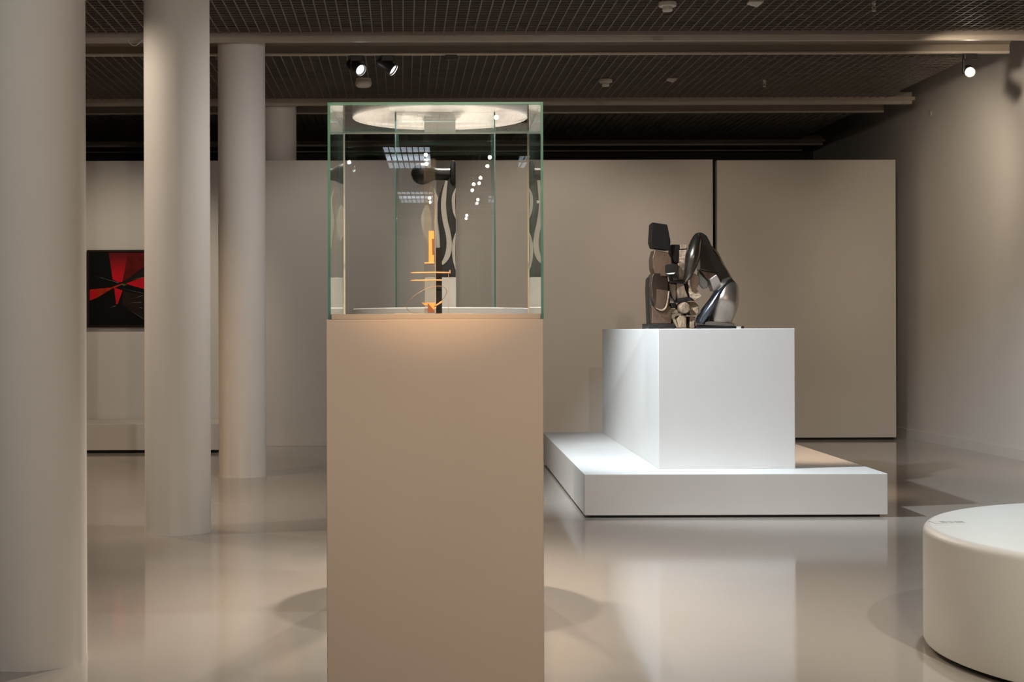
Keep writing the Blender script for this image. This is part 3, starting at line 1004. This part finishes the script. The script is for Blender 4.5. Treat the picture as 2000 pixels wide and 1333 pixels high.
# ------------------------------------------------------------------ round seat
Rs = 1.0018
scx, scy = 2.797, 5.385
hs = 0.457
t = thing('pouf', 'large round white upholstered seat cut off by the right edge of the photo', 'seat', (scx, scy, 0))
bm = bmesh.new()
lathe(bm, [(Rs - 0.004, 0.022), (Rs, 0.03), (Rs, hs - 0.03)] + [(Rs - 0.03 + 0.03 * math.cos(a), hs - 0.03 + 0.03 * math.sin(a)) for a in [math.radians(10 * k) for k in range(1, 10)]] + [(Rs * 0.5, hs + 0.004)], (scx, scy, 0), 160)
new_mesh('cushion', bm, M_SEAT, t, True, 50)
bm = bmesh.new()
lathe(bm, [(Rs - 0.04, 0.0), (Rs - 0.04, 0.024)], (scx, scy, 0), 96)
new_mesh('recessed_base', bm, M_SHADOWGAP, t, True, 40)

# paper strip with a line of small print lying on the seat
lab_y = F * (EYE - hs - 0.004) / -unroll(1850, 1019)[1]
lx0, lx1 = P(1820, 1019, lab_y).x, P(1884, 1019, lab_y).x
t = thing('caption_strip', 'thin clear strip with a line of small grey lettering on the round seat', 'label', (0.5 * (lx0 + lx1), lab_y, hs))
ya0, ya1 = lab_y - 0.045, lab_y + 0.045
lzz = hs + 0.0006
new_mesh('strip', bbox(lx0, lx1, ya0, ya1, lzz, lzz + 0.0008, 0, 1), mat('strip_film', (0.66, 0.64, 0.60), 0.4, noise=0.03), t)
M_INK = mat('grey_ink', (0.28, 0.27, 0.26), 0.6, noise=0.1)
bm = bmesh.new()
W = lx1 - lx0
xx = lx0 + 0.28 * W
rnd = random.Random(3)
while xx < lx1 - 0.03 * W:
    wl = rnd.uniform(0.004, 0.008)
    for (a0, a1, b0_, b1_) in ((0, 0.3, 0, 1), (0.7, 1, 0, 0.8), (0, 1, 0.75, 1))[:rnd.choice((2, 3, 3))]:
        box(bm, xx + a0 * wl, xx + a1 * wl, lab_y - 0.02 + 0.04 * b0_, lab_y - 0.02 + 0.04 * b1_, lzz + 0.0007, lzz + 0.0011)
    xx += wl + rnd.choice((0.0025, 0.003, 0.009))
new_mesh('lettering', bm, M_INK, t)

# ------------------------------------------------------------------ ceiling fittings
YL = 12.6


def track_spot(px, py, aim, label, lens_m, tilt, r=0.05, L=0.14, group='black track spotlights'):
    """aim: direction the lens looks."""
    zl_ = EYE + 2.334
    c = P(px, py, YL + 0.06)
    t = thing('track_spotlight', label, 'spotlight', (c.x, c.y, zl_), group)
    d = Vector(aim).normalized()
    R = d.to_track_quat('Z', 'Y').to_matrix().to_4x4()
    bm = bmesh.new()
    box(bm, c.x - 0.055, c.x + 0.055, c.y - 0.05, c.y + 0.02, zl_ - 0.045, zl_)
    bevel_all(bm, 0.004, 2)
    new_mesh('adapter', bm, M_BLACK, t)
    bm = bmesh.new()
    box(bm, c.x - 0.055, c.x - 0.04, c.y - 0.02, c.y + 0.02, c.z - 0.02, zl_ - 0.04)
    bevel_all(bm, 0.003, 2)
    new_mesh('arm', bm, M_BLACK, t)
    bm = bmesh.new()
    lathe(bm, [(r * 0.85, -L * 0.7), (r, -L * 0.6), (r, L * 0.4), (r * 0.92, L * 0.4), (r * 0.80, L * 0.32)], c, 40, R)
    body = new_mesh('lamp_head', bm, M_BLACK, t, True, 40)
    bm = bmesh.new()
    lathe(bm, [(r * 0.78, L * 0.34), (r * 0.6, L * 0.37), (0.001, L * 0.38)], c, 40, R)
    new_mesh('lens', bm, lens_m, t, True)
    bm = bmesh.new()
    lathe(bm, [(r * 1.0, L * 0.40), (r * 1.03, L * 0.40), (r * 1.03, L * 0.45), (r * 1.0, L * 0.45)], c, 40, R, False)
    new_mesh('bezel', bm, M_CHROME, t, True, 40)
    return t


track_spot(697, 132, (0.62, -0.62, -0.50), 'black track spotlight with glowing lens, left one of the pair on the beam', M_TRACKLENS, 0)
track_spot(758, 130, (0.78, -0.22, -0.58), 'black track spotlight turned away to the right, right one of the pair', M_TRACKLENS, 0)
track_spot(1893, 139, (-0.22, -0.93, -0.30), 'dazzling warm spotlight on the end of the beam at the right wall', M_WARMLENS, 0, 0.042)
c = P(881, 113, YL)
o = new_mesh('track_adapter', bbox(c.x - 0.05, c.x + 0.05, YL - 0.03, YL + 0.02, EYE + 2.334 - 0.04, EYE + 2.334, 0.004, 2), M_BLACK)
tag(o, 'small empty black track adapter under the beam, right of the two spotlights', 'track adapter')


def ceil_y(px, py):
    return F * H / unroll(px, py)[1]


def detector(px, py, label, r=0.05, sc=1.0):
    y = ceil_y(px, py - 14 * sc)
    c = P(px, py, y)
    t = thing('smoke_detector', label, 'smoke detector', (c.x, y, ZG), 'smoke detectors under the grid ceiling')
    bm = bmesh.new()
    lathe(bm, [(r * 0.92, 0.0), (r, -0.006), (r, -0.028), (r * 0.96, -0.034), (r * 0.6, -0.037)], (c.x, y, ZG), 40)
    new_mesh('base', bm, M_PLASTIC, t, True, 35)
    bm = bmesh.new()
    for k in range(16):
        a = 2 * math.pi * k / 16
        x, yy = c.x + r * 0.5 * math.cos(a), y + r * 0.5 * math.sin(a)
        box(bm, x - 0.0025, x + 0.0025, yy - 0.0025, yy + 0.0025, ZG - 0.057, ZG - 0.036)
    lathe(bm, [(r * 0.36, -0.036), (r * 0.36, -0.057)], (c.x, y, ZG), 24)
    new_mesh('sensor_cage', bm, M_PLASTIC, t)
    bm = bmesh.new()
    lathe(bm, [(r * 0.57, -0.056), (r * 0.58, -0.062), (r * 0.5, -0.07), (r * 0.2, -0.072)], (c.x, y, ZG), 32)
    new_mesh('cap', bm, M_PLASTIC, t, True, 40)


detector(1303.5, 14, 'white smoke detector with ribbed sensor hanging from the near ceiling grid', 0.066, 0.75)
detector(1183, 163, 'white smoke detector with ribbed sensor on the second grid bay, behind the beam', 0.062, 0.6)

y = ceil_y(710, 154)
c = P(710, 165, y)
bm = bmesh.new()
lathe(bm, [(0.072, 0.0), (0.072, -0.016), (0.070, -0.018), (0.070, -0.022), (0.076, -0.026), (0.078, -0.05), (0.074, -0.066), (0.055, -0.08), (0.02, -0.085)], (c.x, y, ZG), 40)
o = new_mesh('ceiling_speaker', bm, M_PLASTIC, None, True, 35)
tag(o, 'plain round white fitting on the second grid bay, under the pair of spotlights', 'ceiling fitting')


def beacon(px, py, label, s=1.0):
    y = ceil_y(px, py - 4)
    c = P(px, py, y)
    bm = bmesh.new()
    wd, dp = 0.052 * s, 0.045 * s
    top = [(-wd, -dp), (wd, -dp), (wd, dp), (-wd, dp)]
    A = [bm.verts.new((c.x + a, y + b, ZG)) for a, b in top]
    B = [bm.verts.new((c.x + a, y + b, ZG - 0.012 * s)) for a, b in top]
    K = bm.verts.new((c.x + 0.01, y - 0.01, ZG - 0.046 * s))
    bm.faces.new(A)
    for i in range(4):
        bm.faces.new((A[i], A[(i + 1) % 4], B[(i + 1) % 4], B[i]))
        bm.faces.new((B[i], B[(i + 1) % 4], K))
    o = new_mesh('motion_sensor', bm, M_PLASTIC)
    tag(o, label, 'motion sensor', 'wedge shaped white sensors on the ceiling')


beacon(1475, 7, 'white wedge shaped sensor on the near ceiling grid by the top edge')
beacon(1312, 158, 'white wedge shaped sensor on the second grid bay, right of the smoke detector', 0.85)


def sprinkler(px, py, label):
    y = ceil_y(px, py - 9)
    c = P(px, py, y)
    t = thing('sprinkler', label, 'sprinkler', (c.x, y, ZG), 'ceiling sprinklers')
    bm = bmesh.new()
    lathe(bm, [(0.014, 0.01), (0.014, -0.012), (0.008, -0.014), (0.008, -0.03)], (c.x, y, ZG), 20)
    new_mesh('nozzle', bm, M_CHROME, t, True, 35)
    bm = bmesh.new()
    for s in (-1, 1):
        tube(bm, [(c.x + s * 0.008, y, ZG - 0.02), (c.x + s * 0.014, y, ZG - 0.035), (c.x + s * 0.004, y, ZG - 0.058)], 0.0025, 8)
    new_mesh('yoke', bm, M_CHROME, t, True)
    bm = bmesh.new()
    lathe(bm, [(0.004, -0.055), (0.016, -0.060), (0.016, -0.063), (0.004, -0.064)], (c.x, y, ZG), 20)
    new_mesh('deflector', bm, M_CHROME, t, True, 35)


sprinkler(1707, 14, 'small metal sprinkler head under the near ceiling grid, by the right')
sprinkler(1493, 166, 'small metal sprinkler head on the second grid bay, behind the beam')

# loose white cable looping below the beam between the columns
bm = bmesh.new()
yy = 11.94
pts = smooth_path([tuple(P(x, y, yy)) for x, y in ((249.5, 78), (253, 83), (258, 88), (264, 89.2), (270, 86), (275, 81), (281, 77))], 6)
tube(bm, pts, 0.0042, 8)
o = new_mesh('cable', bm, M_PLASTIC, None, True)
tag(o, 'loose white cable looping down from the beam between two columns', 'cable')

# small bracket and hook on the right wall
c = P(1781, 221, 15.6)
xw = wall_x(15.6)
bm = bmesh.new()
lathe(bm, [(0.03, 0.0), (0.032, 0.006), (0.03, 0.014), (0.01, 0.016)], (xw, 15.6, c.z), 24, Matrix.Rotation(-math.pi / 2, 4, 'Y'))
o = new_mesh('wall_rosette', bm, M_PLASTIC, None, True, 40)
tag(o, 'small pale round fitting high on the right wall beyond the beam end', 'wall fitting')
